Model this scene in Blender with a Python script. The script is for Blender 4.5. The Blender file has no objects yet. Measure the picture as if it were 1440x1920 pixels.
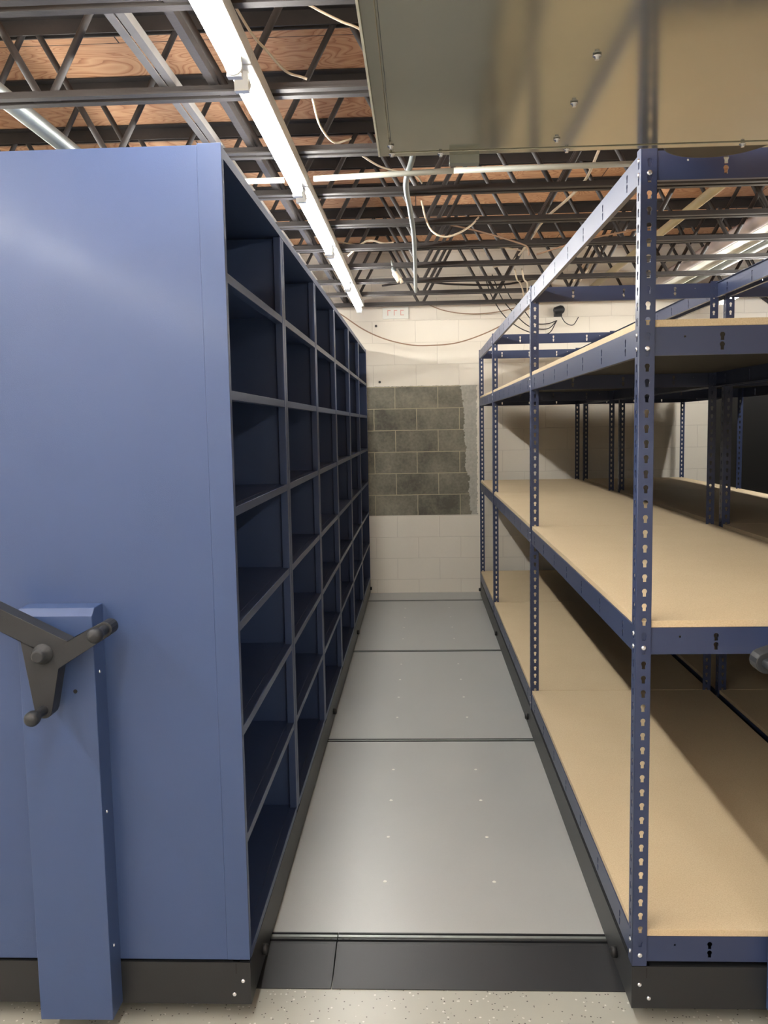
import bpy, math, random
from math import sin, cos, pi
from mathutils import Matrix, Vector
random.seed(7)
SC = bpy.context.scene
COL = SC.collection

# ------------------------------------------------------------------ camera, world, exposure
YAW, PITCH, ROLL, CAM_H = -0.0424, -0.1002, -0.0182, 1.6228
F = Vector((sin(YAW)*cos(PITCH), cos(YAW)*cos(PITCH), sin(PITCH)))
R = Vector((cos(YAW), -sin(YAW), 0)); U = R.cross(F)
R2 = cos(ROLL)*R + sin(ROLL)*U; U2 = -sin(ROLL)*R + cos(ROLL)*U
cd = bpy.data.cameras.new('camera'); cd.sensor_fit = 'VERTICAL'; cd.sensor_height = 36; cd.lens = 1605.17/1920*36
cd.clip_start = 0.05
cam = bpy.data.objects.new('camera', cd); COL.objects.link(cam)
M4 = Matrix(((R2.x, U2.x, -F.x, 0), (R2.y, U2.y, -F.y, 0), (R2.z, U2.z, -F.z, CAM_H), (0, 0, 0, 1)))
cam.matrix_world = M4
SC.camera = cam
w = bpy.data.worlds.new('world'); SC.world = w; w.use_nodes = True
w.node_tree.nodes['Background'].inputs[0].default_value = (0.9, 0.93, 1, 1)
w.node_tree.nodes['Background'].inputs[1].default_value = 0.02
SC.view_settings.view_transform = 'Standard'; SC.view_settings.look = 'None'
SC.view_settings.exposure = 1.8; SC.view_settings.gamma = 1.0
try: SC.view_settings.use_curve_mapping = False
except Exception: pass
TUBE_POWER = 30.0

# ------------------------------------------------------------------ materials
def srgb(r, g, b):
    f = lambda c: (c/255/12.92) if c/255 <= .04045 else ((c/255+.055)/1.055)**2.4
    return (f(r), f(g), f(b), 1)
MATS = {}
def mat(name, col, rough=.5, metal=0., bump=0., bscale=200., var=0., vscale=3., spec=.5, emis=None, estr=0., coat=0.):
    m = bpy.data.materials.new(name); m.use_nodes = True; nt = m.node_tree; n = nt.nodes; L = nt.links
    b = n['Principled BSDF']; b.inputs['Base Color'].default_value = col
    b.inputs['Roughness'].default_value = rough; b.inputs['Metallic'].default_value = metal
    b.inputs['Specular IOR Level'].default_value = spec
    if coat: b.inputs['Coat Weight'].default_value = coat; b.inputs['Coat Roughness'].default_value = .15
    if emis: b.inputs['Emission Color'].default_value = emis; b.inputs['Emission Strength'].default_value = estr
    tc = n.new('ShaderNodeTexCoord')
    if var:
        nz = n.new('ShaderNodeTexNoise'); nz.inputs['Scale'].default_value = vscale; nz.inputs['Detail'].default_value = 6
        L.new(tc.outputs['Object'], nz.inputs['Vector'])
        mx = n.new('ShaderNodeMix'); mx.data_type = 'RGBA'
        mx.inputs[6].default_value = tuple(c*(1-var) for c in col[:3])+(1,); mx.inputs[7].default_value = tuple(min(1, c*(1+var)) for c in col[:3])+(1,)
        L.new(nz.outputs['Fac'], mx.inputs[0]); L.new(mx.outputs[2], b.inputs['Base Color'])
    if bump:
        nb = n.new('ShaderNodeTexNoise'); nb.inputs['Scale'].default_value = bscale; nb.inputs['Detail'].default_value = 3
        L.new(tc.outputs['Object'], nb.inputs['Vector'])
        bp = n.new('ShaderNodeBump'); bp.inputs['Strength'].default_value = bump; bp.inputs['Distance'].default_value = .002
        L.new(nb.outputs['Fac'], bp.inputs['Height']); L.new(bp.outputs['Normal'], b.inputs['Normal'])
    MATS[name] = m
    return m
M_BLUE = mat('blue_powder_paint', srgb(56, 75, 115), .43, bump=.15, bscale=700, var=.03, spec=.5, coat=.12)
M_NAVY = mat('navy_powder_paint', srgb(44, 55, 86), .38, bump=.12, bscale=700, var=.04, spec=.5, coat=.1)
M_BLACK = mat('black_satin_steel', srgb(33, 35, 38), .42, .0, bump=.1, bscale=400, var=.15)
M_PLAST = mat('black_cast_plastic', srgb(31, 34, 39), .5, bump=.25, bscale=900, var=.1)
M_RUB = mat('black_rubber', srgb(22, 22, 24), .6)
M_ZINC = mat('zinc_plated_steel', srgb(225, 228, 235), .25, .9)
M_GALV = mat('galvanized_steel', srgb(150, 156, 153), .42, .7, bump=.1, bscale=60, var=.2, vscale=12)
M_HVAC = mat('grey_sheet_steel', srgb(182, 180, 166), .13, .8, var=.05, vscale=2)
M_JOIST = mat('dark_joist_steel', srgb(58, 54, 52), .55, .2, bump=.3, bscale=80, var=.35, vscale=9)
M_RUST = mat('primer_angle_steel', srgb(128, 124, 120), .5, .5, var=.25, vscale=10)
M_FIXT = mat('white_fixture_enamel', srgb(196, 194, 186), .45)
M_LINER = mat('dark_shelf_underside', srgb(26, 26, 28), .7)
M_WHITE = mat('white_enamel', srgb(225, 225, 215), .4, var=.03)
M_WIREW = mat('cream_cable', srgb(215, 200, 175), .5)
M_WIREB = mat('black_cable', srgb(35, 30, 30), .5)
M_WIRET = mat('tan_cable', srgb(150, 120, 95), .5)
M_PIPEG = mat('grey_conduit_paint', srgb(175, 176, 165), .5, .1)
M_PIPEY = mat('aged_cream_pipe', srgb(170, 155, 120), .5, var=.15, vscale=8)
M_PIPEP = mat('white_painted_duct', srgb(190, 180, 180), .5, var=.08, vscale=5)
M_BACK = mat('black_backing_board', srgb(20, 24, 30), .7)
M_TUBE = mat('fluorescent_tube', (1, 1, 1, 1), .4, emis=(1, .972, .925, 1), estr=TUBE_POWER)
M_GALVD = mat('dark_collar_steel', srgb(70, 66, 56), .5, .5)
M_SIGNR = mat('faded_red_print', srgb(215, 150, 140), .6)

def nodes_of(name):
    m = bpy.data.materials.new(name); m.use_nodes = True; nt = m.node_tree
    MATS[name] = m
    return m, nt.nodes, nt.links, nt.nodes['Principled BSDF']
def ramp(n, pts):
    r = n.new('ShaderNodeValToRGB'); e = r.color_ramp.elements
    e[0].position, e[0].color = pts[0]; e[1].position, e[1].color = pts[-1]
    for p, c in pts[1:-1]:
        x = e.new(p); x.color = c
    return r
def math_n(n, L, op, a, b=None, c=None):
    m = n.new('ShaderNodeMath'); m.operation = op
    for i, v in enumerate((a, b, c)):
        if v is None: continue
        if isinstance(v, (int, float)): m.inputs[i].default_value = v
        else: L.new(v, m.inputs[i])
    return m.outputs[0]
def mixc(n, L, fac, a, b):
    m = n.new('ShaderNodeMix'); m.data_type = 'RGBA'
    if isinstance(fac, (int, float)): m.inputs[0].default_value = fac
    else: L.new(fac, m.inputs[0])
    for i, v in ((6, a), (7, b)):
        if isinstance(v, tuple): m.inputs[i].default_value = v
        else: L.new(v, m.inputs[i])
    return m.outputs[2]

# particle board
def particle(name, c0, c1):
    m, n, L, b = nodes_of(name)
    tc = n.new('ShaderNodeTexCoord')
    n1 = n.new('ShaderNodeTexNoise'); n1.inputs['Scale'].default_value = 260; n1.inputs['Detail'].default_value = 2
    n2 = n.new('ShaderNodeTexNoise'); n2.inputs['Scale'].default_value = 5; n2.inputs['Detail'].default_value = 5
    n3 = n.new('ShaderNodeTexVoronoi'); n3.inputs['Scale'].default_value = 130
    for x in (n1, n2, n3): L.new(tc.outputs['Object'], x.inputs['Vector'])
    r = ramp(n, [(.3, c0), (.7, c1)]); L.new(n1.outputs['Fac'], r.inputs[0])
    v = mixc(n, L, math_n(n, L, 'MULTIPLY', math_n(n, L, 'GREATER_THAN', n1.outputs['Fac'], .69), .5), r.outputs[0], (c0[0]*.45, c0[1]*.4, c0[2]*.35, 1))
    q = mixc(n, L, math_n(n, L, 'MULTIPLY', n2.outputs['Fac'], .35), v, (c0[0]*.8, c0[1]*.74, c0[2]*.62, 1))
    L.new(q, b.inputs['Base Color']); b.inputs['Roughness'].default_value = .62
    bp = n.new('ShaderNodeBump'); bp.inputs['Strength'].default_value = .12; bp.inputs['Distance'].default_value = .001
    L.new(n1.outputs['Fac'], bp.inputs['Height']); L.new(bp.outputs[0], b.inputs['Normal'])
    return m
M_PB = particle('particleboard', srgb(188, 168, 136), srgb(208, 190, 158))

# concrete block wall: rear wall with a raw patch; painted elsewhere
def block_wall(name, patch):
    m, n, L, b = nodes_of(name)
    tc = n.new('ShaderNodeTexCoord'); sp = n.new('ShaderNodeSeparateXYZ'); L.new(tc.outputs['Object'], sp.inputs[0])
    cx = n.new('ShaderNodeCombineXYZ')
    L.new(math_n(n, L, 'ADD', sp.outputs[0 if patch else 1], .217), cx.inputs[0]); L.new(math_n(n, L, 'ADD', sp.outputs[2], .036), cx.inputs[1])
    nz0 = n.new('ShaderNodeTexNoise'); nz0.inputs['Scale'].default_value = 14; L.new(tc.outputs['Object'], nz0.inputs['Vector'])
    vm = n.new('ShaderNodeVectorMath'); vm.operation = 'MULTIPLY_ADD'
    L.new(nz0.outputs['Color'], vm.inputs[0]); vm.inputs[1].default_value = (.006, .006, 0); L.new(cx.outputs[0], vm.inputs[2])
    def brick(ms):
        br = n.new('ShaderNodeTexBrick'); br.offset = .5; br.offset_frequency = 2; br.squash = 1
        br.inputs['Scale'].default_value = 1; br.inputs['Brick Width'].default_value = .399; br.inputs['Row Height'].default_value = .2021
        br.inputs['Mortar Size'].default_value = ms; br.inputs['Mortar Smooth'].default_value = .6; br.inputs['Bias'].default_value = 0
        br.inputs['Color1'].default_value = (.15, .15, .15, 1); br.inputs['Color2'].default_value = (.9, .9, .9, 1); br.inputs['Mortar'].default_value = (0, 0, 0, 1)
        L.new(vm.outputs[0], br.inputs['Vector']); return br
    br = brick(.0048); br2 = brick(.0035)
    n1 = n.new('ShaderNodeTexNoise'); n1.inputs['Scale'].default_value = 4; n1.inputs['Detail'].default_value = 7
    n2 = n.new('ShaderNodeTexNoise'); n2.inputs['Scale'].default_value = 45; n2.inputs['Detail'].default_value = 5
    for x in (n1, n2): L.new(tc.outputs['Object'], x.inputs['Vector'])
    paint = mixc(n, L, math_n(n, L, 'MULTIPLY', n1.outputs['Fac'], .5), srgb(232, 225, 211), srgb(222, 214, 199))
    paint = mixc(n, L, math_n(n, L, 'MULTIPLY', br2.outputs['Fac'], .3), paint, srgb(170, 160, 145))
    col = paint
    hgt = br.outputs['Fac']
    if patch:
        tone = n.new('ShaderNodeSeparateColor'); L.new(br.outputs['Color'], tone.inputs[0])
        mot = math_n(n, L, 'MULTIPLY_ADD', n1.outputs['Fac'], 2.2, -.65)
        mot = math_n(n, L, 'ADD', mot, math_n(n, L, 'MULTIPLY_ADD', tone.outputs[0], .35, -.18))
        mot = math_n(n, L, 'ADD', mot, math_n(n, L, 'MULTIPLY_ADD', n2.outputs['Fac'], .9, -.45))
        cl = n.new('ShaderNodeClamp'); L.new(mot, cl.inputs[0])
        raw = mixc(n, L, cl.outputs[0], srgb(88, 85, 75), srgb(142, 137, 120))
        raw = mixc(n, L, br.outputs['Fac'], raw, srgb(176, 166, 138))
        # ragged right edge
        ed = math_n(n, L, 'MULTIPLY_ADD', n2.outputs['Fac'], .05, 0.0)
        n4 = n.new('ShaderNodeTexNoise'); n4.inputs['Scale'].default_value = 5.5; n4.inputs['Detail'].default_value = 4; L.new(tc.outputs['Object'], n4.inputs['Vector'])
        ed = math_n(n, L, 'ADD', ed, math_n(n, L, 'MULTIPLY', n4.outputs['Fac'], .12))
        zed = math_n(n, L, 'MULTIPLY_ADD', sp.outputs[2], -.085, .635)     # edge leans right going down
        dist = math_n(n, L, 'SUBTRACT', math_n(n, L, 'SUBTRACT', zed, ed), sp.outputs[0])
        e1 = math_n(n, L, 'GREATER_THAN', dist, 0)
        e2 = math_n(n, L, 'GREATER_THAN', math_n(n, L, 'SUBTRACT', .56, math_n(n, L, 'MULTIPLY', n2.outputs['Fac'], .04)), sp.outputs[0])
        zin = math_n(n, L, 'MULTIPLY', math_n(n, L, 'GREATER_THAN', sp.outputs[2], .777), math_n(n, L, 'LESS_THAN', sp.outputs[2], math_n(n, L, 'MULTIPLY_ADD', n2.outputs['Fac'], .016, 1.979)))
        xin = math_n(n, L, 'GREATER_THAN', sp.outputs[0], -.62)
        box = math_n(n, L, 'MULTIPLY', zin, xin)
        smear = mixc(n, L, n2.outputs['Fac'], srgb(150, 148, 136), srgb(198, 194, 182))
        col = mixc(n, L, math_n(n, L, 'MULTIPLY', box, e2), col, smear)
        col = mixc(n, L, math_n(n, L, 'MULTIPLY', box, e1), col, raw)
    L.new(col, b.inputs['Base Color']); b.inputs['Roughness'].default_value = .7
    h = math_n(n, L, 'MULTIPLY_ADD', br.outputs['Fac'], -1.0, math_n(n, L, 'MULTIPLY', n2.outputs['Fac'], .35))
    bp = n.new('ShaderNodeBump'); bp.inputs['Strength'].default_value = .35; bp.inputs['Distance'].default_value = .004
    L.new(h, bp.inputs['Height']); L.new(bp.outputs[0], b.inputs['Normal'])
    return m
M_WALLB = block_wall('painted_block_with_raw_patch', True)
M_WALL = block_wall('painted_block', False)

def plywood():
    m, n, L, b = nodes_of('plywood_roof_deck')
    tc = n.new('ShaderNodeTexCoord')
    mp = n.new('ShaderNodeMapping'); mp.inputs['Scale'].default_value = (1.0, 1.9, 1); L.new(tc.outputs['Object'], mp.inputs[0])
    n1 = n.new('ShaderNodeTexNoise'); n1.inputs['Scale'].default_value = 2.0; n1.inputs['Detail'].default_value = 2; n1.inputs['Roughness'].default_value = .4; n1.inputs['Distortion'].default_value = 1.1
    L.new(mp.outputs[0], n1.inputs['Vector'])
    fr = math_n(n, L, 'FRACT', math_n(n, L, 'MULTIPLY', n1.outputs['Fac'], 20))
    n2 = n.new('ShaderNodeTexNoise'); n2.inputs['Scale'].default_value = 1.2; n2.inputs['Detail'].default_value = 5; L.new(tc.outputs['Object'], n2.inputs['Vector'])
    mp3 = n.new('ShaderNodeMapping'); mp3.inputs['Scale'].default_value = (8, 160, 1); L.new(tc.outputs['Object'], mp3.inputs[0])
    n3 = n.new('ShaderNodeTexNoise'); n3.inputs['Scale'].default_value = 1; n3.inputs['Detail'].default_value = 3; L.new(mp3.outputs[0], n3.inputs['Vector'])
    r = ramp(n, [(0, srgb(196, 150, 110)), (.5, srgb(216, 176, 136)), (.86, srgb(176, 124, 84)), (1, srgb(138, 88, 56))]); L.new(fr, r.inputs[0])
    c = mixc(n, L, math_n(n, L, 'MULTIPLY', n3.outputs['Fac'], .35), r.outputs[0], srgb(176, 128, 92))
    c = mixc(n, L, math_n(n, L, 'MULTIPLY', n2.outputs['Fac'], .5), c, srgb(188, 134, 98))
    # knots
    vo = n.new('ShaderNodeTexVoronoi'); vo.inputs['Scale'].default_value = 2.3; vo.inputs['Randomness'].default_value = 1; L.new(tc.outputs['Object'], vo.inputs['Vector'])
    kn = math_n(n, L, 'LESS_THAN', vo.outputs['Distance'], .035)
    c = mixc(n, L, math_n(n, L, 'MULTIPLY', kn, .8), c, srgb(80, 45, 30))
    # panel seams 2.44 x 1.22
    br = n.new('ShaderNodeTexBrick'); br.offset = .5; br.inputs['Scale'].default_value = 1; br.inputs['Brick Width'].default_value = 2.44; br.inputs['Row Height'].default_value = 1.227
    br.inputs['Mortar Size'].default_value = .003; L.new(tc.outputs['Object'], br.inputs['Vector'])
    c = mixc(n, L, br.outputs['Fac'], c, srgb(40, 25, 20))
    L.new(c, b.inputs['Base Color']); b.inputs['Roughness'].default_value = .7
    return m
M_PLY = plywood()

def concrete():
    m, n, L, b = nodes_of('speckled_epoxy_floor')
    tc = n.new('ShaderNodeTexCoord')
    vo = n.new('ShaderNodeTexVoronoi'); vo.inputs['Scale'].default_value = 120; L.new(tc.outputs['Object'], vo.inputs['Vector'])
    vo2 = n.new('ShaderNodeTexVoronoi'); vo2.inputs['Scale'].default_value = 90; L.new(tc.outputs['Object'], vo2.inputs['Vector'])
    n1 = n.new('ShaderNodeTexNoise'); n1.inputs['Scale'].default_value = 6; n1.inputs['Detail'].default_value = 5; L.new(tc.outputs['Object'], n1.inputs['Vector'])
    sc = n.new('ShaderNodeSeparateColor'); L.new(vo.outputs['Color'], sc.inputs[0])
    sc2 = n.new('ShaderNodeSeparateColor'); L.new(vo2.outputs['Color'], sc2.inputs[0])
    base = mixc(n, L, n1.outputs['Fac'], srgb(148, 149, 141), srgb(162, 162, 152))
    d = math_n(n, L, 'MULTIPLY', math_n(n, L, 'LESS_THAN', vo.outputs['Distance'], .26), math_n(n, L, 'GREATER_THAN', sc.outputs[0], .86))
    d2 = math_n(n, L, 'MULTIPLY', math_n(n, L, 'LESS_THAN', vo2.outputs['Distance'], .3), math_n(n, L, 'GREATER_THAN', sc2.outputs[1], .9))
    c = mixc(n, L, d2, base, srgb(195, 195, 188)); c = mixc(n, L, d, c, srgb(52, 48, 44))
    L.new(c, b.inputs['Base Color']); b.inputs['Roughness'].default_value = .32
    return m
M_FLOOR = concrete()

def deckpanel():
    m, n, L, b = nodes_of('grey_coated_floor_panel')
    tc = n.new('ShaderNodeTexCoord')
    n1 = n.new('ShaderNodeTexNoise'); n1.inputs['Scale'].default_value = 2.2; n1.inputs['Detail'].default_value = 6; L.new(tc.outputs['Object'], n1.inputs['Vector'])
    n2 = n.new('ShaderNodeTexNoise'); n2.inputs['Scale'].default_value = 350; n2.inputs['Detail'].default_value = 2; L.new(tc.outputs['Object'], n2.inputs['Vector'])
    c = mixc(n, L, n1.outputs['Fac'], srgb(158, 161, 160), srgb(173, 174, 171))
    c = mixc(n, L, math_n(n, L, 'MULTIPLY', n2.outputs['Fac'], .2), c, srgb(120, 122, 120))
    L.new(c, b.inputs['Base Color']); b.inputs['Metallic'].default_value = .1
    rr = math_n(n, L, 'MULTIPLY_ADD', n1.outputs['Fac'], .18, .27); L.new(rr, b.inputs['Roughness'])
    return m
M_PANEL = deckpanel()

# ------------------------------------------------------------------ mesh builder
class MB:
    def __init__(s): s.v = []; s.f = []; s.sm = []
    def quad(s, a, b, c, d):
        i = len(s.v); s.v += [tuple(a), tuple(b), tuple(c), tuple(d)]; s.f.append((i, i+1, i+2, i+3)); s.sm.append(False)
    def box(s, x0, x1, y0, y1, z0, z1):
        i = len(s.v)
        s.v += [(x, y, z) for x in (x0, x1) for y in (y0, y1) for z in (z0, z1)]
        for q in ((0, 1, 3, 2), (4, 6, 7, 5), (0, 4, 5, 1), (2, 3, 7, 6), (0, 2, 6, 4), (1, 5, 7, 3)):
            s.f.append(tuple(i+k for k in q)); s.sm.append(False)
        return s
    def tube(s, p0, p1, r, n=10, r1=None, cap=True, smooth=True):
        p0 = Vector(p0); p1 = Vector(p1); d = (p1-p0).normalized(); r1 = r if r1 is None else r1
        a = d.orthogonal().normalized(); b = d.cross(a); i = len(s.v)
        for p, q in ((p0, r), (p1, r1)):
            for k in range(n):
                t = 2*pi*k/n; s.v.append(tuple(p + q*(cos(t)*a + sin(t)*b)))
        for k in range(n):
            s.f.append((i+k, i+(k+1) % n, i+n+(k+1) % n, i+n+k)); s.sm.append(smooth)
        if cap:
            s.f.append(tuple(i+k for k in reversed(range(n)))); s.sm.append(False)
            s.f.append(tuple(i+n+k for k in range(n))); s.sm.append(False)
        return s
    def lathe(s, p, d, prof, n=20):
        """prof: list of (distance along d, radius)"""
        p = Vector(p); d = Vector(d).normalized(); a = d.orthogonal().normalized(); b = d.cross(a); i = len(s.v)
        for t, r in prof:
            for k in range(n):
                an = 2*pi*k/n; s.v.append(tuple(p + t*d + r*(cos(an)*a + sin(an)*b)))
        for j in range(len(prof)-1):
            for k in range(n):
                q = i+j*n; s.f.append((q+k, q+(k+1) % n, q+n+(k+1) % n, q+n+k)); s.sm.append(True)
        q = i+(len(prof)-1)*n
        s.f.append(tuple(i+k for k in reversed(range(n)))); s.sm.append(False)
        s.f.append(tuple(q+k for k in range(n))); s.sm.append(False)
        return s
    def prism(s, pts, y0, y1):
        """pts in XZ, counter-clockwise seen from -Y; extruded along Y"""
        i = len(s.v); n = len(pts)
        s.v += [(x, y0, z) for x, z in pts] + [(x, y1, z) for x, z in pts]
        s.f.append(tuple(range(i, i+n))); s.sm.append(False)
        s.f.append(tuple(reversed(range(i+n, i+2*n)))); s.sm.append(False)
        for k in range(n):
            a, b = i+k, i+(k+1) % n; s.f.append((b, a, a+n, b+n)); s.sm.append(False)
        return s
    def perf(s, o, u, v, nrm, cells, th):
        """perforated sheet: cells = (u0,u1,v0,v1,hole); hole=(cu,cv,kind)"""
        o, u, v, nrm = map(Vector, (o, u, v, nrm))
        P = lambda a, b, k: tuple(o + a*u + b*v + k*nrm)
        for (u0, u1, v0, v1, h) in cells:
            if h is None:
                s.quad(P(u0, v0, 0), P(u1, v0, 0), P(u1, v1, 0), P(u0, v1, 0))
                s.quad(P(u0, v1, -th), P(u1, v1, -th), P(u1, v0, -th), P(u0, v0, -th)); continue
            cu, cv, kind = h
            def rad(a):
                if kind == 'dot': return .0028
                r = .0066
                if sin(a) < -1e-6:
                    r = max(r, min(.0042/max(abs(cos(a)), 1e-6), .0138/abs(sin(a))))
                return r
            def edge(a):
                c, q = cos(a), sin(a); t = 1e9
                if c > 1e-9: t = min(t, (u1-cu)/c)
                if c < -1e-9: t = min(t, (u0-cu)/c)
                if q > 1e-9: t = min(t, (v1-cv)/q)
                if q < -1e-9: t = min(t, (v0-cv)/q)
                return t
            A = [math.atan2(y-cv, x-cu) for x in (u0, u1) for y in (v0, v1)]
            A += [2*pi*k/10 - pi for k in range(10)]
            if kind != 'dot': A += [-pi/2-math.atan2(.0042, .0138), -pi/2+math.atan2(.0042, .0138), -math.acos(.0042/.0066), -pi+math.acos(.0042/.0066)]
            A = sorted(set(round(a, 5) for a in A)); n = len(A)
            inn = [(cu+rad(a)*cos(a), cv+rad(a)*sin(a)) for a in A]; out = [(cu+edge(a)*cos(a), cv+edge(a)*sin(a)) for a in A]
            i = len(s.v)
            s.v += [P(*p, 0) for p in out]+[P(*p, 0) for p in inn]+[P(*p, -th) for p in inn]+[P(*p, -th) for p in out]
            for k in range(n):
                j = (k+1) % n
                for r in range(3):
                    s.f.append((i+r*n+k, i+r*n+j, i+(r+1)*n+j, i+(r+1)*n+k)); s.sm.append(False)
        return s
    def mesh(s, name):
        m = bpy.data.meshes.new(name); m.from_pydata(s.v, [], s.f); m.polygons.foreach_set('use_smooth', s.sm); m.update(); return m

def tag(o, label=None, cat=None, group=None, kind=None):
    if label: o['label'] = label
    if cat: o['category'] = cat
    if group: o['group'] = group
    if kind: o['kind'] = kind
    return o
def obj(name, mb, m, parent=None, bevel=0, loc=None):
    me = mb.mesh(name) if isinstance(mb, MB) else mb
    o = bpy.data.objects.new(name, me); COL.objects.link(o)
    if isinstance(mb, MB): me.materials.append(m)
    if parent: o.parent = parent
    if loc: o.location = loc
    if bevel:
        b = o.modifiers.new('bevel', 'BEVEL'); b.width = bevel; b.segments = 2; b.limit_method = 'ANGLE'
    return o
def empty(name, loc, label, cat, group=None):
    o = bpy.data.objects.new(name, None); COL.objects.link(o); o.location = loc; o.empty_display_size = .1
    return tag(o, label, cat, group)
def box(x0, x1, y0, y1, z0, z1): return MB().box(x0, x1, y0, y1, z0, z1)
def copy_tree(o, parent=None):
    c = o.copy(); COL.objects.link(c)
    if parent: c.parent = parent
    for ch in [x for x in KIDS.get(o.name, [])]: copy_tree(ch, c)
    return c
KIDS = {}
def build_kids():
    KIDS.clear()
    for o in COL.objects:
        if o.parent: KIDS.setdefault(o.parent.name, []).append(o)
def cable(name, pts, r, m, label=None, cat='cable', parent=None, group=None, n=8):
    P = [Vector(p) for p in pts]; P = [P[0]*2-P[1]]+P+[P[-1]*2-P[-2]]; path = []
    for k in range(1, len(P)-2):
        p0, p1, p2, p3 = P[k-1:k+3]
        for q in range(8):
            t = q/8
            path.append(.5*((2*p1)+(p2-p0)*t+(2*p0-5*p1+4*p2-p3)*t*t+(3*p1-p0-3*p2+p3)*t**3))
    path.append(P[-2])
    mb = MB(); a = None
    for k, p in enumerate(path):
        d = (path[min(k+1, len(path)-1)]-path[max(k-1, 0)]).normalized()
        a = d.orthogonal().normalized() if a is None else (a-d*a.dot(d)).normalized()
        b = d.cross(a)
        for q in range(n):
            t = 2*pi*q/n; mb.v.append(tuple(p+r*(cos(t)*a+sin(t)*b)))
    for k in range(len(path)-1):
        for q in range(n):
            i = k*n; mb.f.append((i+q, i+(q+1) % n, i+n+(q+1) % n, i+n+q)); mb.sm.append(True)
    o = obj(name, mb, m, parent)
    if label: tag(o, label, cat, group)
    return o

# ------------------------------------------------------------------ the room
ZD = 3.222            # underside of the roof deck
YW = 8.06
XL, XRW, YF = -3.6, 5.2, -6.0
def struct(name, mb, m): return tag(obj(name, mb, m), kind='structure')
struct('floor', box(XL, XRW, YF, YW, -.1, 0), M_FLOOR)
struct('ceiling', box(XL, XRW, YF, YW, ZD, ZD+.03), M_PLY)
struct('wall_back', box(XL-.15, XRW+.15, YW, YW+.2, -.1, ZD+.03), M_WALLB)
struct('wall_left', box(XL-.15, XL, YF, YW, -.1, ZD+.03), M_WALL)
struct('wall_right', box(XRW, XRW+.15, YF, YW, -.1, ZD+.03), M_WALL)
struct('wall_front', box(XL-.15, XRW+.15, YF-.2, YF, -.1, ZD+.03), M_WALL)

# ------------------------------------------------------------------ strip lights
def make_strip(x, y0, y1, label, row, first=None):
    L = y1-y0
    t = empty('strip_light', (x, y0, 2.685), label, 'light fixture', row)
    if first:
        for p in KIDS[first.name]:
            copy_tree(p, t)
        return t
    obj('housing', box(-.034, .039, .004, L-.004, -.05, 0), M_FIXT, t, .003)
    obj('reflector', MB().prism([(-.034, -.052), (-.046, -.03), (-.034, -.03)], .004, L-.004), M_FIXT, t)
    tb = MB().tube((0, .07, -.079), (0, L-.07, -.079), .021, 16); obj('tube', tb, M_TUBE, t)
    for yy, d in ((.05, 1), (L-.05, -1)):
        s = MB().box(-.02, .02, yy-.012, yy+.012, -.104, -.048); s.tube((0, yy, -.079), (0, yy+.02*d, -.079), .0235, 14)
        obj('lamp_holder', s, M_FIXT, t)
    return t
rows = [(-.492, 'main'), (2.545, 'right'), (-2.75, 'left')]
joints = [7.42-1.232*k for k in range(9)]
names = {0: 'fluorescent strip light over the aisle, farthest one, ending short of the block wall',
         1: 'fluorescent strip light over the aisle, second from the block wall',
         2: 'fluorescent strip light over the aisle, third from the block wall',
         3: 'fluorescent strip light over the aisle, second nearest the camera',
         4: 'glaring fluorescent strip light over the aisle, nearest one, cut by the top edge'}
first = None
for k in range(8):
    lab = names.get(k, 'fluorescent strip light of the aisle row, behind the camera side of the room')
    t = make_strip(-.492, joints[k+1], joints[k], lab, 'strip lights in a row above the middle aisle', first)
    if first is None: first = t; build_kids()
rn = ['farthest', 'second farthest', 'third farthest', 'fourth farthest', 'fifth farthest', 'sixth farthest']
for k in range(0, 3):
    make_strip(2.545, joints[k+1]+.05, joints[k]+.05, 'white strip light over the right-hand racks, %s of its row' % rn[k], 'strip lights above the right-hand racks', first)
far_y = [-1.2-1.232*k for k in range(3)]  # fill lamps added behind the camera to brighten the front faces
make_strip(1.1, -1.2, .03, 'added fill strip light on the ceiling just behind the camera, over the open floor', 'added fill lights over the open floor behind the camera', first)
for k, y in enumerate(far_y):
    for x in (-2.0, 1.1):
        make_strip(x, y-1.232, y, 'added fill strip light on the ceiling of the open floor behind the camera', 'added fill lights over the open floor behind the camera', first)
for k in range(0, 7):  # unseen row added to put more light on the cabinet's end panel
    make_strip(-2.0, joints[k+1], joints[k], 'added fill strip light beyond the left cabinet, out of view', 'added fill lights beyond the left cabinet', first)

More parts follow.
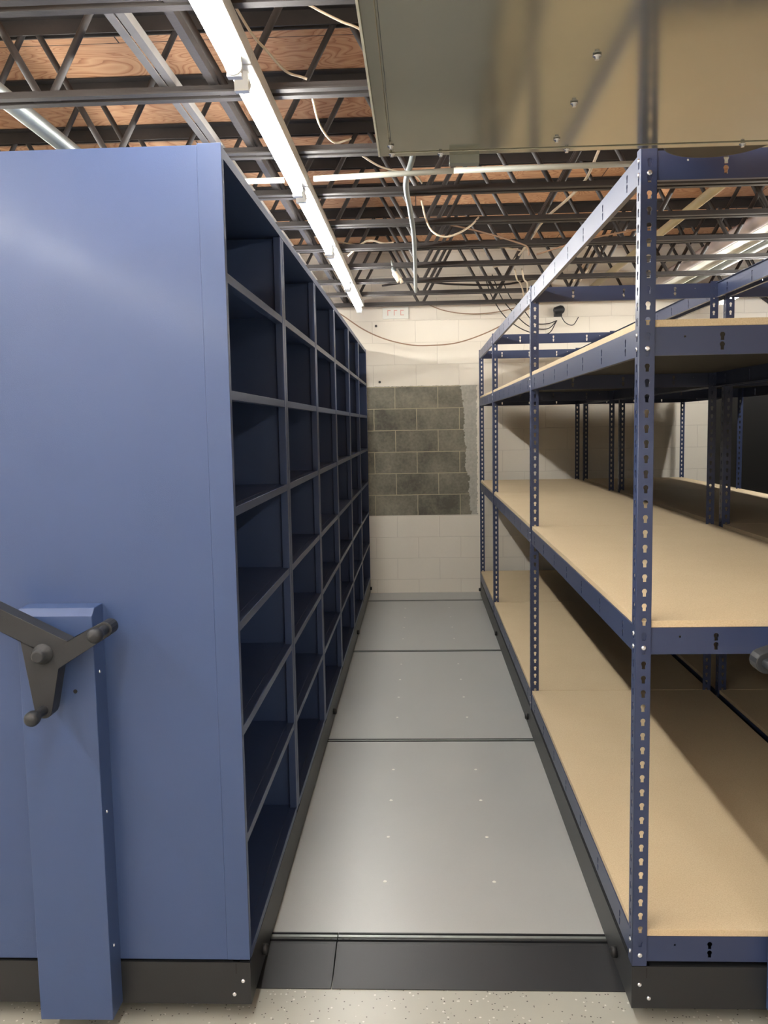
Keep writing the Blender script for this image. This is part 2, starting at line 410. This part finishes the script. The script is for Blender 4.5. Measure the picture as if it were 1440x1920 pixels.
# ------------------------------------------------------------------ roof joists
def make_joist(y, label):
    t = empty('roof_joist', (0, y, 2.685), label, 'roof joist', 'dark steel bar joists under the roof deck')
    x0, x1 = XL+.02, XRW-.02
    a = .03
    bc = MB()
    for s_ in (-1, 1):
        y0, y1 = (s_*.0127, s_*(.0127+a)); bc.box(x0, x1, min(y0, y1), max(y0, y1), 0, .005)
        y0, y1 = (s_*.0127, s_*.0175); bc.box(x0, x1, min(y0, y1), max(y0, y1), .005, .03)
    obj('bottom_chord', bc, M_JOIST, t)
    tc_ = MB(); zt = ZD-2.685
    for s_ in (-1, 1):
        y0, y1 = (s_*.013, s_*.065); tc_.box(x0, x1, min(y0, y1), max(y0, y1), zt-.007, zt-.001)
        y0, y1 = (s_*.013, s_*.020); tc_.box(x0, x1, min(y0, y1), max(y0, y1), zt-.062, zt-.007)
    obj('top_chord', tc_, M_JOIST, t)
    wb = MB(); k0 = int((x0-.33)/.612)-1; k = k0
    while True:
        xt = .338+.612*k; xb = xt-.306; k += 1
        if xb < x0+.05: continue
        if xt > x1-.05: break
        wb.tube((xb+.02, 0, .02), (xt-.02, 0, zt-.03), .0125, 8, cap=False)
        if xt+.306 < x1: wb.tube((xt+.02, 0, zt-.03), (xt+.306-.02, 0, .02), .0125, 8, cap=False)
        wb.box(xb-.045, xb+.045, -.012, .012, .006, .03)
    obj('web', wb, M_JOIST, t)
    return t
J0, JS = 2.235, .6133
ordn = ['nearest the camera, cropped by the top left corner', 'second from the camera', 'third from the camera', 'fourth from the camera', 'fifth from the camera',
        'sixth from the camera', 'fourth from the block wall', 'third from the block wall', 'second from the block wall', 'closest to the block wall']
jy = [J0+JS*k for k in range(10)]
j1 = make_joist(jy[0], 'dark open-web steel joist, '+ordn[0]); build_kids()
for k in range(1, 10):
    c = copy_tree(j1); c.location = (0, jy[k], 2.685); c['label'] = 'dark open-web steel joist under the plywood, '+ordn[k]

# bridging angles resting on the joists' bottom chords
zb = 2.685+.031
g = MB(); g.box(-.815, -.7905, 1.7, 7.9, zb, zb+.004); g.box(-.7845, -.760, 1.7, 7.9, zb, zb+.004); g.box(-.815, -.811, 1.7, 7.9, zb+.004, zb+.03); g.box(-.764, -.760, 1.7, 7.9, zb+.004, zb+.03)
tag(obj('bridging_angle', g, M_RUST), 'grey paired steel angle with a slot down its middle, above the blue cabinet', 'bridging angle')
g = MB(); g.box(-.655, -.630, 1.7, 7.9, zb, zb+.004); g.box(-.634, -.630, 1.7, 7.9, zb+.004, zb+.03)
tag(obj('bridging_angle', g, M_JOIST), 'narrow dark bridging angle between the grey paired angle and the lit tubes', 'bridging angle')

# pipes
def pipe(name, pts, r, m, label, cat='pipe', n=16, clamps=None):
    mb = MB()
    for a, b in zip(pts[:-1], pts[1:]): mb.tube(a, b, r, n)
    return tag(obj(name, mb, m), label, cat)
pipe('steel_duct', [(-1.447, 2.45, 2.80), (-1.447, 7.95, 2.80)], .034, M_GALV, 'pale galvanized pipe running away above the left cabinet at the left edge', 'pipe')
pipe('conduit', [(-.42, 3.646, 2.645), (.155, 3.60, 2.647), (.874, 3.574, 2.645), (1.5, 3.55, 2.645)], .0115, M_PIPEG, 'white electrical conduit crossing the aisle under the joists', 'conduit')
pipe('conduit', [(-1.6, 3.69, 2.645), (-.545, 3.65, 2.645)], .0115, M_PIPEG, 'short white conduit under the joists left of the lit tubes', 'conduit')
pipe('cream_pipe', [(1.535, 3.0, 2.80), (1.535, 7.98, 2.80)], .026, M_PIPEY, 'old cream pipe running between the joists above the right rack', 'pipe')
pipe('white_duct', [(2.02, 3.6, 2.79), (2.02, 7.98, 2.79)], .043, M_PIPEP, 'pinkish white round duct rising toward the right edge above the racks', 'duct')
g = MB(); g.box(2.09, 2.21, 3.6, 7.95, 2.775, 2.78); g.box(2.205, 2.215, 3.6, 7.95, 2.755, 2.80)
tag(obj('cable_trough', g, M_WHITE), 'flat white trough with a bright lip beside the round white duct', 'trough')
g = MB(); g.tube((2.34, 3.6, 2.80), (2.34, 7.95, 2.80), .03, 14)
tag(obj('grey_pipe', g, M_GALV), 'thin grey pipe between the white trough and the far strip lights', 'pipe')
pts = [(-.002, 3.2, 2.665), (-.01, 3.45, 2.66), (-.042, 3.86, 2.672), (-.028, 4.34, 2.672), (-.012, 5.09, 2.672), (-.01, 6.9, 2.672)]
cable('flexible_conduit', pts, .0125, M_GALV, 'shiny metal conduit running away from the grey box along the joists', 'conduit')

# ------------------------------------------------------------------ perforated posts and beams
PITCH_H = .0381; H0 = 2.255
def post_mesh(mir):
    mb = MB(); z0, z1 = .168, 2.288; W = .0395; sx = -1 if mir else 1
    def cells(W):
        cs = []; zc = H0; top = z1
        while zc-.0215 > z0+.02:
            lo = zc-.0215
            cs.append((0.0015, W, lo, top, (W*.54, zc, 'key'))); top = lo; zc -= PITCH_H
        cs.append((0.0015, W, z0, top, None)); return cs
    cs = cells(W)
    mb.perf((0, 0, 0), (sx, 0, 0), (0, 0, 1), (0, -1, 0), cs, .0022)     # front flange, faces -Y
    mb.perf((0, 0, 0), (0, 1, 0), (0, 0, 1), (-sx, 0, 0), cs, .0022)     # side flange
    # rounded outer corner
    mb.tube((sx*.0016, .0016, z0), (sx*.0016, .0016, z1), .0016, 8)
    mb.box(min(sx*W, sx*(W-.001)), max(sx*W, sx*(W-.001)), 0, .0022, z0, z1)
    return mb.mesh('post')
PM = {False: post_mesh(False), True: post_mesh(True)}
for k in PM: PM[k].materials.append(M_NAVY)
def beam_mesh(length, along, hs, H=.07, face=1):
    """C-section: web faces -Y (along='x') or -X/+X (along='y'); origin at beam start, bottom of web"""
    mb = MB(); cells = []; u = 0
    evs = sorted(hs)
    for (p, kind) in evs:
        hw = .014
        cells.append((u, p-hw, 0, H, None))
        if kind == 'key':
            cells.append((p-hw, p+hw, H*.5, H, (p, H*.70, 'key'))); cells.append((p-hw, p+hw, 0, H*.5, (p, H*.36, 'key')))
        else: cells.append((p-hw, p+hw, 0, H, (p, H*.66, 'dot')))
        u = p+hw
    cells.append((u, length, 0, H, None))
    if along == 'x':
        mb.perf((0, 0, 0), (1, 0, 0), (0, 0, 1), (0, -1, 0), cells, .0018)
        mb.box(0, length, .0002, .014, H-.0018, H); mb.box(0, length, .0002, .014, 0, .0018)
    else:
        s_ = face
        mb.perf((0, 0, 0), (0, 1, 0), (0, 0, 1), (-s_, 0, 0), cells, .0018)
        x0, x1 = sorted((s_*.0002, s_*.014)); mb.box(x0, x1, 0, length, H-.0018, H); mb.box(x0, x1, 0, length, 0, .0018)
    return mb

# ------------------------------------------------------------------ carriage under a rack or cabinet
def carriage(parent, x0, x1, y0, y1, zt, bumpers):
    b = MB()
    b.box(x0, x1, y0, y0+.004, .047, zt); b.box(x0, x1, y1-.004, y1, .047, zt)
    b.box(x0, x0+.004, y0+.0045, y1-.0045, .047, zt); b.box(x1-.004, x1, y0+.0045, y1-.0045, .047, zt)
    b.box(x0+.03, x1-.03, y0+.03, y1-.03, zt-.035, zt-.006)
    b.box(x0+.0045, x0+.03, y0+.0045, y1-.0045, zt-.004, zt); b.box(x1-.03, x1-.0045, y0+.0045, y1-.0045, zt-.004, zt)
    b.box(x0+.05, x1-.05, y0+.0045, y0+.03, zt-.004, zt)
    c = obj('carriage_base', b, M_BLACK, parent)
    for bx, s_ in ((x0, -1), (x1, 1)):
        for by in bumpers:
            obj('bumper', MB().lathe((bx, by, .092), (s_, 0, 0), [(0, .016), (.012, .016), (.016, .011)], 14), M_RUB, c)
    for (dx, z) in ((.021, .115), (.046, .076)):
        for bx in (x0+dx, x1-dx):
            obj('bolt', MB().lathe((bx, y0, z), (0, -1, 0), [(-.003, .006), (.002, .006), (.004, .0035)], 12), M_ZINC, c)
    for bx in (x0+.037, x1-.041):
        obj('slot', box(bx, bx+.004, y0-.0006, y0+.001, zt-.032, zt-.004), M_RUB, c)
    for yy in (2.52, 4.205, 5.93, 7.685):
        for bx in (x0+.14, x1-.14):
            obj('wheel', MB().lathe((bx, yy-.012, .0855), (0, 1, 0), [(0, .03), (.003, .0465), (.021, .0465), (.024, .03)], 24), M_GALV, c)
    return c

# ------------------------------------------------------------------ crank handle and its housing
def crank(parent, cx, y, ang=0.0):
    s_ = 1
    hw = .0985
    x0, x1 = cx-hw, cx+hw
    h = MB()
    prof = [(y, 1.172), (y-.058, 1.172), (y-.077, 1.154), (y-.077, .052), (y, .052)]
    i = 0; mb = MB(); n = len(prof)
    mb.v += [(x0, a, b) for a, b in prof]+[(x1, a, b) for a, b in prof]
    mb.f += [tuple(range(n)), tuple(reversed(range(n, 2*n)))]; mb.sm += [False]*2
    for k in range(n):
        j = (k+1) % n; mb.f.append((k+n, j+n, j, k)); mb.sm.append(False)
    hs = obj('crank_housing', mb, M_BLUE, parent, .002)
    for z in (1.0, .62, .245):
        for xx, d in ((x1, 1), (x0, -1)):
            obj('screw', MB().lathe((xx, y-.045, z), (d, 0, 0), [(-.002, .0045), (.0015, .0045), (.003, .002)], 12), M_ZINC, hs)
    obj('lock_hole', MB().lathe((cx+.045, y-.077, .957), (0, -1, 0), [(-.003, .0055), (.0006, .0055)], 14), M_RUB, hs)
    # three-armed handle
    hub = Vector((cx+.003, 1.078)); ya, yb = y-.158, y-.112
    rot = Matrix.Rotation(math.radians(ang), 2)
    q_ = lambda px, py: hub + rot @ Vector(((px-85)/787, (1228-py)/787))
    tipA, tipB, tipC = q_(209, 1181), q_(79, 1341), q_(-36, 1140)
    def arc(c, r, a0, a1): return [c + r*Vector((cos(math.radians(ang+a0+(a1-a0)*k/7)), sin(math.radians(ang+a0+(a1-a0)*k/7)))) for k in range(8)]
    pts = arc(tipA, .019, -62, 112) + [q_(137, 1205)] + arc(tipC, .026, 58, 232) + [q_(41, 1200)] + arc(tipB, .022, 188, 350) + [q_(114, 1258)]
    order = [tipA, tipB, tipC]
    arm = MB(); c2 = [(p.x, p.y) for p in pts]
    # fan triangulated face, thick rim
    i = 0; n = len(c2)
    arm.v += [(x, ya, z) for x, z in c2]+[(x, yb, z) for x, z in c2]+[(hub.x, ya, hub.y), (hub.x, yb, hub.y)]
    for k in range(n):
        j = (k+1) % n
        arm.f.append((2*n, k, j)); arm.f.append((2*n+1, j+n, k+n)); arm.f.append((j, k, k+n, j+n)); arm.sm += [False]*3
    hd = obj('crank_handle', arm, M_PLAST, parent, .003)
    obj('hub', MB().lathe((hub.x, y-.076, hub.y), (0, -1, 0), [(0, .03), (.08, .03), (.0825, .0245), (.09, .0245), (.09, .017), (.112, .0165), (.116, .012)], 28), M_PLAST, hd)
    for q in order:
        obj('knob', MB().lathe((q.x, ya+.004, q.y), (0, -1, 0), [(0, .0135), (.004, .0125), (.03, .011), (.045, .0125), (.052, .0165), (.06, .0185), (.070, .0185), (.077, .0155), (.081, .0095), (.0825, .003)], 24), M_PLAST, hd)

# ------------------------------------------------------------------ open racks with particleboard
RY = [2.19, 4.272, 6.459, 7.85]
def make_rack(x0, label):
    x1 = x0+.901
    t = empty('mobile_rack', (x0, 2.19, 0), label, 'shelving rack')
    # children are in world-like coordinates relative to the empty
    ox, oy = x0, 2.19
    W = x1-x0
    carriage(t, 0, W, 0, 7.885-oy, .166, [0.179, 2.2, 4.0, 5.69])
    for y in RY:
        yy = y-oy+(0 if y < 7.8 else 0)
        a = obj('post', PM[False], None, t, loc=(0, yy, 0)); b = obj('post', PM[True], None, t, loc=(W, yy, 0))
        if y < 7.8: pass
    levels = [(.180, True), (1.022, True), (1.785, True), (2.209, False)]
    xb = beam_mesh(W-.008, 'x', [(.110, 'dot'), (.202, 'key'), (.446, 'key'), (.69, 'key'), (.785, 'dot')])
    xm = xb.mesh('cross_beam'); xm.materials.append(M_NAVY)
    sm_ = {}
    for k in range(3):
        L = RY[k+1]-RY[k]-.008; hs = [(.04, 'dot')]+[(.15+.3005*i, 'key') for i in range(int((L-.1)/.3005)+1) if .15+.3005*i < L-.05]
        for face in (1, -1):
            q = beam_mesh(L, 'y', hs, face=face).mesh('side_beam'); q.materials.append(M_NAVY); sm_[(k, face)] = q
    for z, brd in levels:
        for y in RY:
            obj('cross_beam', xm, None, t, loc=(.004, y-oy+(.0028), z))
        for k in range(3):
            for face, xx in ((1, .0028), (-1, W-.0028)):
                obj('side_beam', sm_[(k, face)], None, t, loc=(xx, RY[k]-oy+.004, z))
            if brd:
                y0, y1 = RY[k]-oy+.0045, RY[k+1]-oy-.0015
                if k == 2: y1 += .03
                obj('shelf_board', box(.006, W-.006, y0, y1, z+.0705, z+.0885), M_PB, t, .0008)
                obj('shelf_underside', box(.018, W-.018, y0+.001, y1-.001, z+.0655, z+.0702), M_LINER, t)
        # rivets on the near corner post
        if True:
            for xx in (.0213, W-.0213):
                obj('rivet', MB().lathe((xx, 0, z+.018), (0, -1, 0), [(-.002, .0068), (.0015, .0068), (.0035, .0035)], 12), M_ZINC, t)
            for y in RY[:3]:
                for dz in (.018, .052):
                    obj('rivet', MB().lathe((-.0001, y-oy+.0213, z+dz), (-1, 0, 0), [(-.002, .006), (.0015, .006), (.003, .003)], 10), M_ZINC, t)
    crank(t, .455, 0, 47)
    return t
rack = make_rack(.551, 'navy perforated-post rack with particleboard shelves, standing right beside the aisle')
build_kids()
r2 = copy_tree(rack); r2.location = (1.489, 2.19, 0)
r2['label'] = 'navy perforated-post rack pushed up behind the aisle-side rack, farther from the aisle'

# ------------------------------------------------------------------ closed blue cabinets
CY = [2.19, 3.1326, 4.0972, 5.032, 6.036, 7.013, 8.042]
def make_cabinet(loc, rz, label, withcrank=True, backm=None):
    t = empty('shelving_cabinet', loc, label, 'shelving cabinet')
    t.rotation_euler = (0, 0, rz)
    # local: face at x=0, body toward -x, near end at y=0
    D = .902; LN = CY[-1]-CY[0]; z0, z1 = .176, 2.331
    carriage(t, -D, 0, 0, LN, .168, [0.179, 2.293, 4.07, 5.8])
    ep = MB().box(-D+.029, -.0615, .0006, .02, z0, z1-.004); ep.box(-.0617, .0, 0, .024, z0, z1); ep.box(-D, -D+.0292, 0, .024, z0, z1)
    obj('end_panel', ep, M_BLUE, t, .0012)
    ep = MB().box(-D, 0, LN-.02, LN, z0, z1); obj('end_panel', ep, M_BLUE, t, .0025)
    obj('back_panel', box(-D, -D+.012, .025, LN-.021, z0, z1-.004), backm or M_BLUE, t)
    obj('top_panel', box(-D+.012, -.002, .025, LN-.021, z1-.03, z1-.004), M_BLUE, t)
    obj('top_rail', box(-.03, -.0005, .0245, LN-.0205, z1-.033, z1-.031), M_BLUE, t)
    wf = .074
    for k, y in enumerate(CY[1:-1]):
        yy = y-CY[0]
        m = MB().box(-.026, 0, yy-wf/2, yy-.002, z0, z1-.036); m.box(-.026, 0, yy+.002, yy+wf/2, z0, z1-.036)
        m.box(-.0255, -.003, yy-.0018, yy+.0018, z0, z1-.036)
        m.box(-D+.013, -.027, yy-.012, yy+.012, z0, z1-.036)
        obj('upright', m, M_BLUE, t, .002)
    zs = [z0+.014, .520, .822, 1.108, 1.416, 1.719, 2.016]
    for k in range(6):
        ya = .025 if k == 0 else CY[k]-CY[0]+wf/2+.001
        yb = LN-.021 if k == 5 else CY[k+1]-CY[0]-wf/2-.001
        yaf = .0255 if k == 0 else CY[k]-CY[0]+.013
        ybf = LN-.022 if k == 5 else CY[k+1]-CY[0]-.013
        m = MB(); m.box(-D+.014, -.028, yaf, ybf, 0, .002); m.box(-.0275, -.001, ya, yb, -.022, .002)
        me = m.mesh('shelf'); me.materials.append(M_BLUE)
        for z in zs:
            o = obj('shelf', me, None, t, loc=(0, 0, z))
            b = o.modifiers.new('bevel', 'BEVEL'); b.width = .0015; b.segments = 2; b.limit_method = 'ANGLE'
    if withcrank: crank(t, -.4565, 0)
    return t
cab = make_cabinet((-.482, 2.19, 0), 0, 'tall blue mobile shelving cabinet left of the aisle, plain end panel, open dark bays')
make_cabinet((3.565, 2.19, 0), 0, 'shelving cabinet beyond both racks, showing only its black back at the right edge', False, M_BACK)

# ------------------------------------------------------------------ rails, floor panels, ramp
RX0, RX1 = -1.6, 3.7
rl = ['at the near edge of the floor panels, just above the black ramp', 'crossing the aisle second from the ramp', 'crossing the aisle third from the ramp', 'crossing the aisle closest to the block wall']
for k, y in enumerate((2.527, 4.205, 5.932, 7.685)):
    t = empty('floor_rail', (0, y, 0), 'steel floor rail '+rl[k], 'floor rail', 'steel rails set across the aisle floor')
    hw = .013
    if k == 0: xs = [(RX0, -.2775), (-.2745, RX1)]
    else: xs = [(RX0, RX1)]
    m = MB(); s2 = MB()
    for a, b in xs:
        m.box(a, b, -hw-.006, -hw, 0, .036); m.box(a, b, hw, hw+.006, 0, .036); m.box(a, b, -hw, hw, 0, .026)
        s2.box(a, b, -.006, .006, .0262, .036)
    obj('channel', m, M_BLACK, t); obj('rail_bar', s2, M_GALV, t)
    if k == 0:
        for dx in (-.02, -.04, .018, .038, .60):
            obj('screw_hole', MB().lathe((-.276+dx, -.016, .0361), (0, 0, 1), [(-.001, .003), (.0004, .003)], 10), M_RUB, t)
pl = ['nearest panel of the grey aisle floor, spotted with screws, behind the black ramp', 'grey aisle floor panel between the second rail and the third rail',
      'grey aisle floor panel next to last before the block wall', 'narrow grey floor panel strip at the foot of the block wall']
ps = [(2.527, 4.205), (4.205, 5.932), (5.932, 7.685), (7.685, 8.06)]
for k, (a, b) in enumerate(ps):
    t = empty('floor_panel', (0, a, 0), pl[k], 'floor panel', 'grey floor panels between the rails')
    e = .0195
    obj('panel', box(RX0, RX1, e, b-a-(e if k < 3 else .002), .0005, .035), M_PANEL, t, .0015)
    nrm = MB()
    if k < 3:
        ys = [2.852+.3265*i for i in range(4)] if k == 0 else ([4.545+.35*i for i in range(4)] if k == 1 else [6.28+.36*i for i in range(4)])
        for y in ys:
            for x in (-.141, .240):
                obj('screw_head', MB().lathe((x, y-a, .035), (0, 0, 1), [(-.0005, .0075), (.0006, .0065), (.0009, .003)], 12), M_WHITE, t)
def ramp(x0, x1, label):
    m = MB(); pr = [(2.322, 0.0), (2.322, .003), (2.486, .0345), (2.5, .0345), (2.5, 0)]
    n = len(pr); m.v += [(x0, y, z) for y, z in pr]+[(x1, y, z) for y, z in pr]
    m.f += [tuple(reversed(range(n))), tuple(range(n, 2*n))]; m.sm += [False]*2
    for k in range(n):
        j = (k+1) % n; m.f.append((k, j, j+n, k+n)); m.sm.append(False)
    return tag(obj('ramp_plate', m, M_BLACK, None, .001), label, 'ramp')
ramp(RX0, -.2772, 'short black ramp plate at the foot of the left cabinet, left of the seam')
ramp(-.2748, RX1, 'long black ramp plate in front of the aisle floor panels, right of the seam')

# ------------------------------------------------------------------ grey air handler hanging at the top right
hv = empty('overhead_metal_panel', (-.078, .75, 2.229), 'big grey sheet-metal panel hung level from the joists at the top right', 'metal panel')
HX, HY = 1.5, 1.25
b = MB(); b.box(.0, HX, 0, HY, .004, .03)
obj('casing', b, M_HVAC, hv, .002)
b = MB(); b.box(.026, HX-.01, .02, HY-.024, .0, .0038); obj('bottom_panel', b, M_HVAC, hv, .001)
b = MB(); b.box(0, .0225, 0, HY, -.002, .0038); obj('side_flange', b, M_HVAC, hv, .001)
obj('painted_lit_edge', box(-.0045, -.0005, 0, HY, -.003, .03), M_WHITE, hv)  # white strip paints in the brightness of the lit panel edge
b = MB(); b.box(.0235, HX, HY-.0215, HY, -.002, .0038); b.box(.0235, HX, HY, HY+.003, -.002, .03); obj('end_flange', b, M_HVAC, hv, .001)
for x, y in ((.382, 1.503), (.382, 1.714), (.382, 1.921), (.415, 1.992), (.026, 1.985), (.025, 1.93), (.135, 1.994), (.80, 1.992)):
    obj('screw', MB().lathe((x, y-.75, -.001), (0, 0, -1), [(0, .0075), (.002, .0075), (.0025, .0045), (.007, .004)], 10), M_ZINC, hv)
b = MB(); b.box(.155, .222, HY+.0035, HY+.0065, -.02, .04); b.box(.155, .222, HY+.0065, HY+.03, -.02, -.0175); obj('hanging_bracket', b, M_GALV, hv)
obj('duct_collar', MB().lathe((.755, 1.240, .006), (0, 0, 1), [(0, .118), (0.001, .124), (.045, .124)], 40), M_GALVD, hv)
for x, y in ((.1, .1), (.1, 1.15), (1.4, .1), (1.4, 1.15)):
    obj('hanger_rod', MB().tube((x, y, .03), (x, y, .99), .005, 8), M_ZINC, hv)

# ------------------------------------------------------------------ cables
cable('white_cable', [(-.50, 2.40, 2.79), (-.465, 2.556, 2.75), (-.441, 2.68, 2.75), (-.404, 2.807, 2.74), (-.361, 2.87, 2.745), (-.345, 2.875, 2.74)], .004, M_WIREW, 'cream cable sloping from the lit tubes down to the second joist')
cable('white_cable', [(-.345, 2.86, 2.72), (-.335, 2.92, 2.70), (-.34, 3.184, 2.70), (-.31, 3.367, 2.70), (-.263, 3.416, 2.72), (-.25, 3.46, 2.74)], .004, M_WIREW, 'cream cable hanging between the second and third joists left of the grey panel')
cable('white_cable', [(-.25, 3.48, 2.72), (-.21, 3.546, 2.70), (-.148, 3.694, 2.70), (-.077, 3.77, 2.70), (.0, 3.95, 2.73), (.03, 4.07, 2.73)], .004, M_WIREW, 'cream cable sagging past the third joist toward the metal conduit')
cable('white_cable', [(-.42, 2.24, 2.83), (-.325, 2.45, 2.80), (-.275, 2.516, 2.79), (-.205, 2.557, 2.77), (-.141, 2.612, 2.76), (-.03, 2.83, 2.73)], .0035, M_WIREW, 'thin cream cable slanting to the top left corner of the grey panel')
cable('white_cable', [(.03, 4.66, 2.80), (.055, 4.6, 2.68), (.09, 4.5, 2.60), (.15, 4.5, 2.578), (.22, 4.52, 2.60), (.29, 4.62, 2.66), (.33, 4.67, 2.71)], .005, M_WIREW, 'cream cable drooping in a U below the joists at the middle')
cable('white_cable', [(.84, 4.1, 2.86), (.80, 4.2, 2.76), (.77, 4.5, 2.75), (.72, 5.0, 2.76), (.70, 5.6, 2.75), (.66, 6.1, 2.74), (.55, 6.3, 2.74)], .007, M_WIREW, 'cream cable dropping from the grey box toward the back above the right rack')
cable('tan_cable', [(.05, 4.73, 2.72), (.35, 5.0, 2.71), (.60, 5.2, 2.68), (.66, 5.25, 2.66), (.67, 5.27, 2.62)], .005, M_WIRET, 'tan cable stretched across the joists at the middle')
cable('tan_cable', [(.72, 5.3, 2.63), (1.0, 5.2, 2.69), (1.35, 5.1, 2.73)], .005, M_WIRET, 'tan cable running right from the joists to the rack beam')
cable('tan_cable', [(-.62, 5.33, 2.775), (-.4, 5.40, 2.74), (-.2, 5.45, 2.72), (.1, 5.5, 2.73), (.5, 5.55, 2.73), (.66, 5.6, 2.715)], .004, M_WIREW, 'thin pale string of cable crossing the aisle ceiling beyond the tubes')
cable('white_cable', [(-.42, 5.35, 2.66), (-.34, 5.33, 2.72), (-.28, 5.33, 2.745), (-.2, 5.35, 2.73), (-.14, 5.36, 2.735)], .006, M_WIREW, 'short bent cream cable end above the aisle')
cable('wall_cable', [(-1.05, 7.9, 2.80), (-.858, 7.9, 2.735), (-.691, 7.9, 2.636), (-.499, 7.9, 2.503), (-.306, 7.9, 2.412), (-.1, 7.9, 2.357), (.08, 7.9, 2.342), (.37, 7.9, 2.364), (.684, 7.9, 2.471), (.95, 7.9, 2.62), (1.1, 7.9, 2.70)], .0055, M_WIRET, 'long brown cable sagging across the whole block wall', group=None)
cable('wall_cable', [(.05, 7.98, 2.74), (.25, 7.98, 2.66), (.50, 7.98, 2.625), (.78, 7.98, 2.645), (1.05, 7.98, 2.72)], .0045, M_WIRET, 'short thin cable sagging high on the block wall')
for i, (a, d) in enumerate(((.62, .0), (.70, .05), (.77, .1))):
    cable('wall_cable', [(.60+i*.07, 7.85, 2.95), (.68+i*.08, 7.9, 2.75), (.80+i*.08, 7.93, 2.58+i*.03), (.98+i*.04, 7.95, 2.46+i*.035), (1.18, 7.97, 2.43+i*.045), (1.27, 8.0, 2.55)], .0045, M_WIREB,
          ['lowest dark cable curving down the wall to the small black junction', 'middle dark cable curving down the wall to the small black junction', 'top dark cable curving down the wall to the small black junction'][i], group='dark cables looping to the black junction')
cable('black_cable', [(-.28, 7.0, 2.74), (0, 7.05, 2.775), (.3, 7.05, 2.745), (.7, 7.05, 2.735), (1.0, 7.0, 2.78)], .008, M_WIREB, 'black cable bundle lying across the far joists')
for i in range(2):
    cable('white_cable', [(.70+i*.05, 6.3, 2.72), (.74+i*.05, 6.5, 2.68), (.80+i*.05, 6.8, 2.70), (.86+i*.03, 7.1, 2.66), (.89+i*.03, 7.3, 2.60)], .006, M_WIREW, ['left one of two white cables dropping behind the rack top', 'right one of two white cables dropping behind the rack top'][i], group='two white cables above the rack')
for i in range(2):
    cable('white_cable', [(1.36+i*.05, 6.9, 2.95), (1.31+i*.05, 6.9, 2.85), (1.22+i*.05, 6.9, 2.72)], .007, M_WIREW, ['left one of two pale cables slanting down beside the near post', 'right one of two pale cables slanting down beside the near post'][i], group='two pale cables by the near post')
cable('black_cable', [(3.05, 7.98, 2.75), (3.22, 7.98, 2.62), (3.32, 7.98, 2.48), (3.36, 7.98, 2.37)], .02, M_WIREB, 'thick dark cable curving down the wall behind the second rack')

# small wall and ceiling items
jb = empty('black_junction', (1.27, 7.99, 2.63), 'small black junction with a looped cord on the wall above the right rack', 'junction box')
obj('body', MB().lathe((-.03, 0, .0), (1, 0, .25), [(0, .02), (.01, .035), (.07, .04), (.09, .03), (.10, .012)], 18), M_PLAST, jb)
obj('base', box(-.02, .05, .02, .07, -.04, .04), M_PLAST, jb, .004)
cable('cord', [(.03, 0, -.03), (.08, .02, -.10), (.15, .03, -.12), (.2, .03, -.05)], .004, M_WIREB, parent=jb)
ws = empty('wall_sign', (-.2, 8.055, 2.66), 'small white sign with faded red marks, half hidden by the last joist', 'sign')
obj('sign_board', box(-.12, .12, -.012, 0, -.055, .055), M_WHITE, ws, .003)
g = MB()
for x in (-.06, 0, .06):
    g.box(x-.016, x-.010, -.0135, -.0125, -.025, .025); g.box(x-.01, x+.014, -.0135, -.0125, .017, .023)
g.box(.05, .075, -.0135, -.0125, -.024, -.018)
obj('red_marks', g, M_SIGNR, ws)
cb = empty('conduit_fitting', (-.16, 5.9, 2.70), 'crumpled pale fitting hanging from the joists at the middle of the ceiling', 'conduit fitting')
obj('hook', MB().tube((0, 0, -.02), (-.01, 0, .03), .008, 8).tube((0, 0, -.02), (.02, 0, -.07), .016, 10), M_GALV, cb)
obj('clamp', MB().tube((.01, 0, -.05), (.045, 0, -.11), .02, 10).tube((.045, -.01, -.09), (.06, .0, -.12), .012, 8), M_WIREW, cb)
for x, z, lab in ((-.385, 2.545, 'upper'), (-.36, 2.03, 'lower')):
    tag(obj('wall_anchor', MB().lathe((x, 8.06, z), (0, -1, 0), [(0, .012), (.006, .010)], 12), M_JOIST), '%s one of two dark anchor spots on the cream block wall' % lab, 'wall anchor', 'dark anchors on the block wall')
tag(obj('wooden_strip', box(-.463, -.443, 2.99, 3.005, 3.017, ZD-.002), M_PB), 'thin wooden strip poking down from the roof deck beside the nearest tubes', 'wood strip')
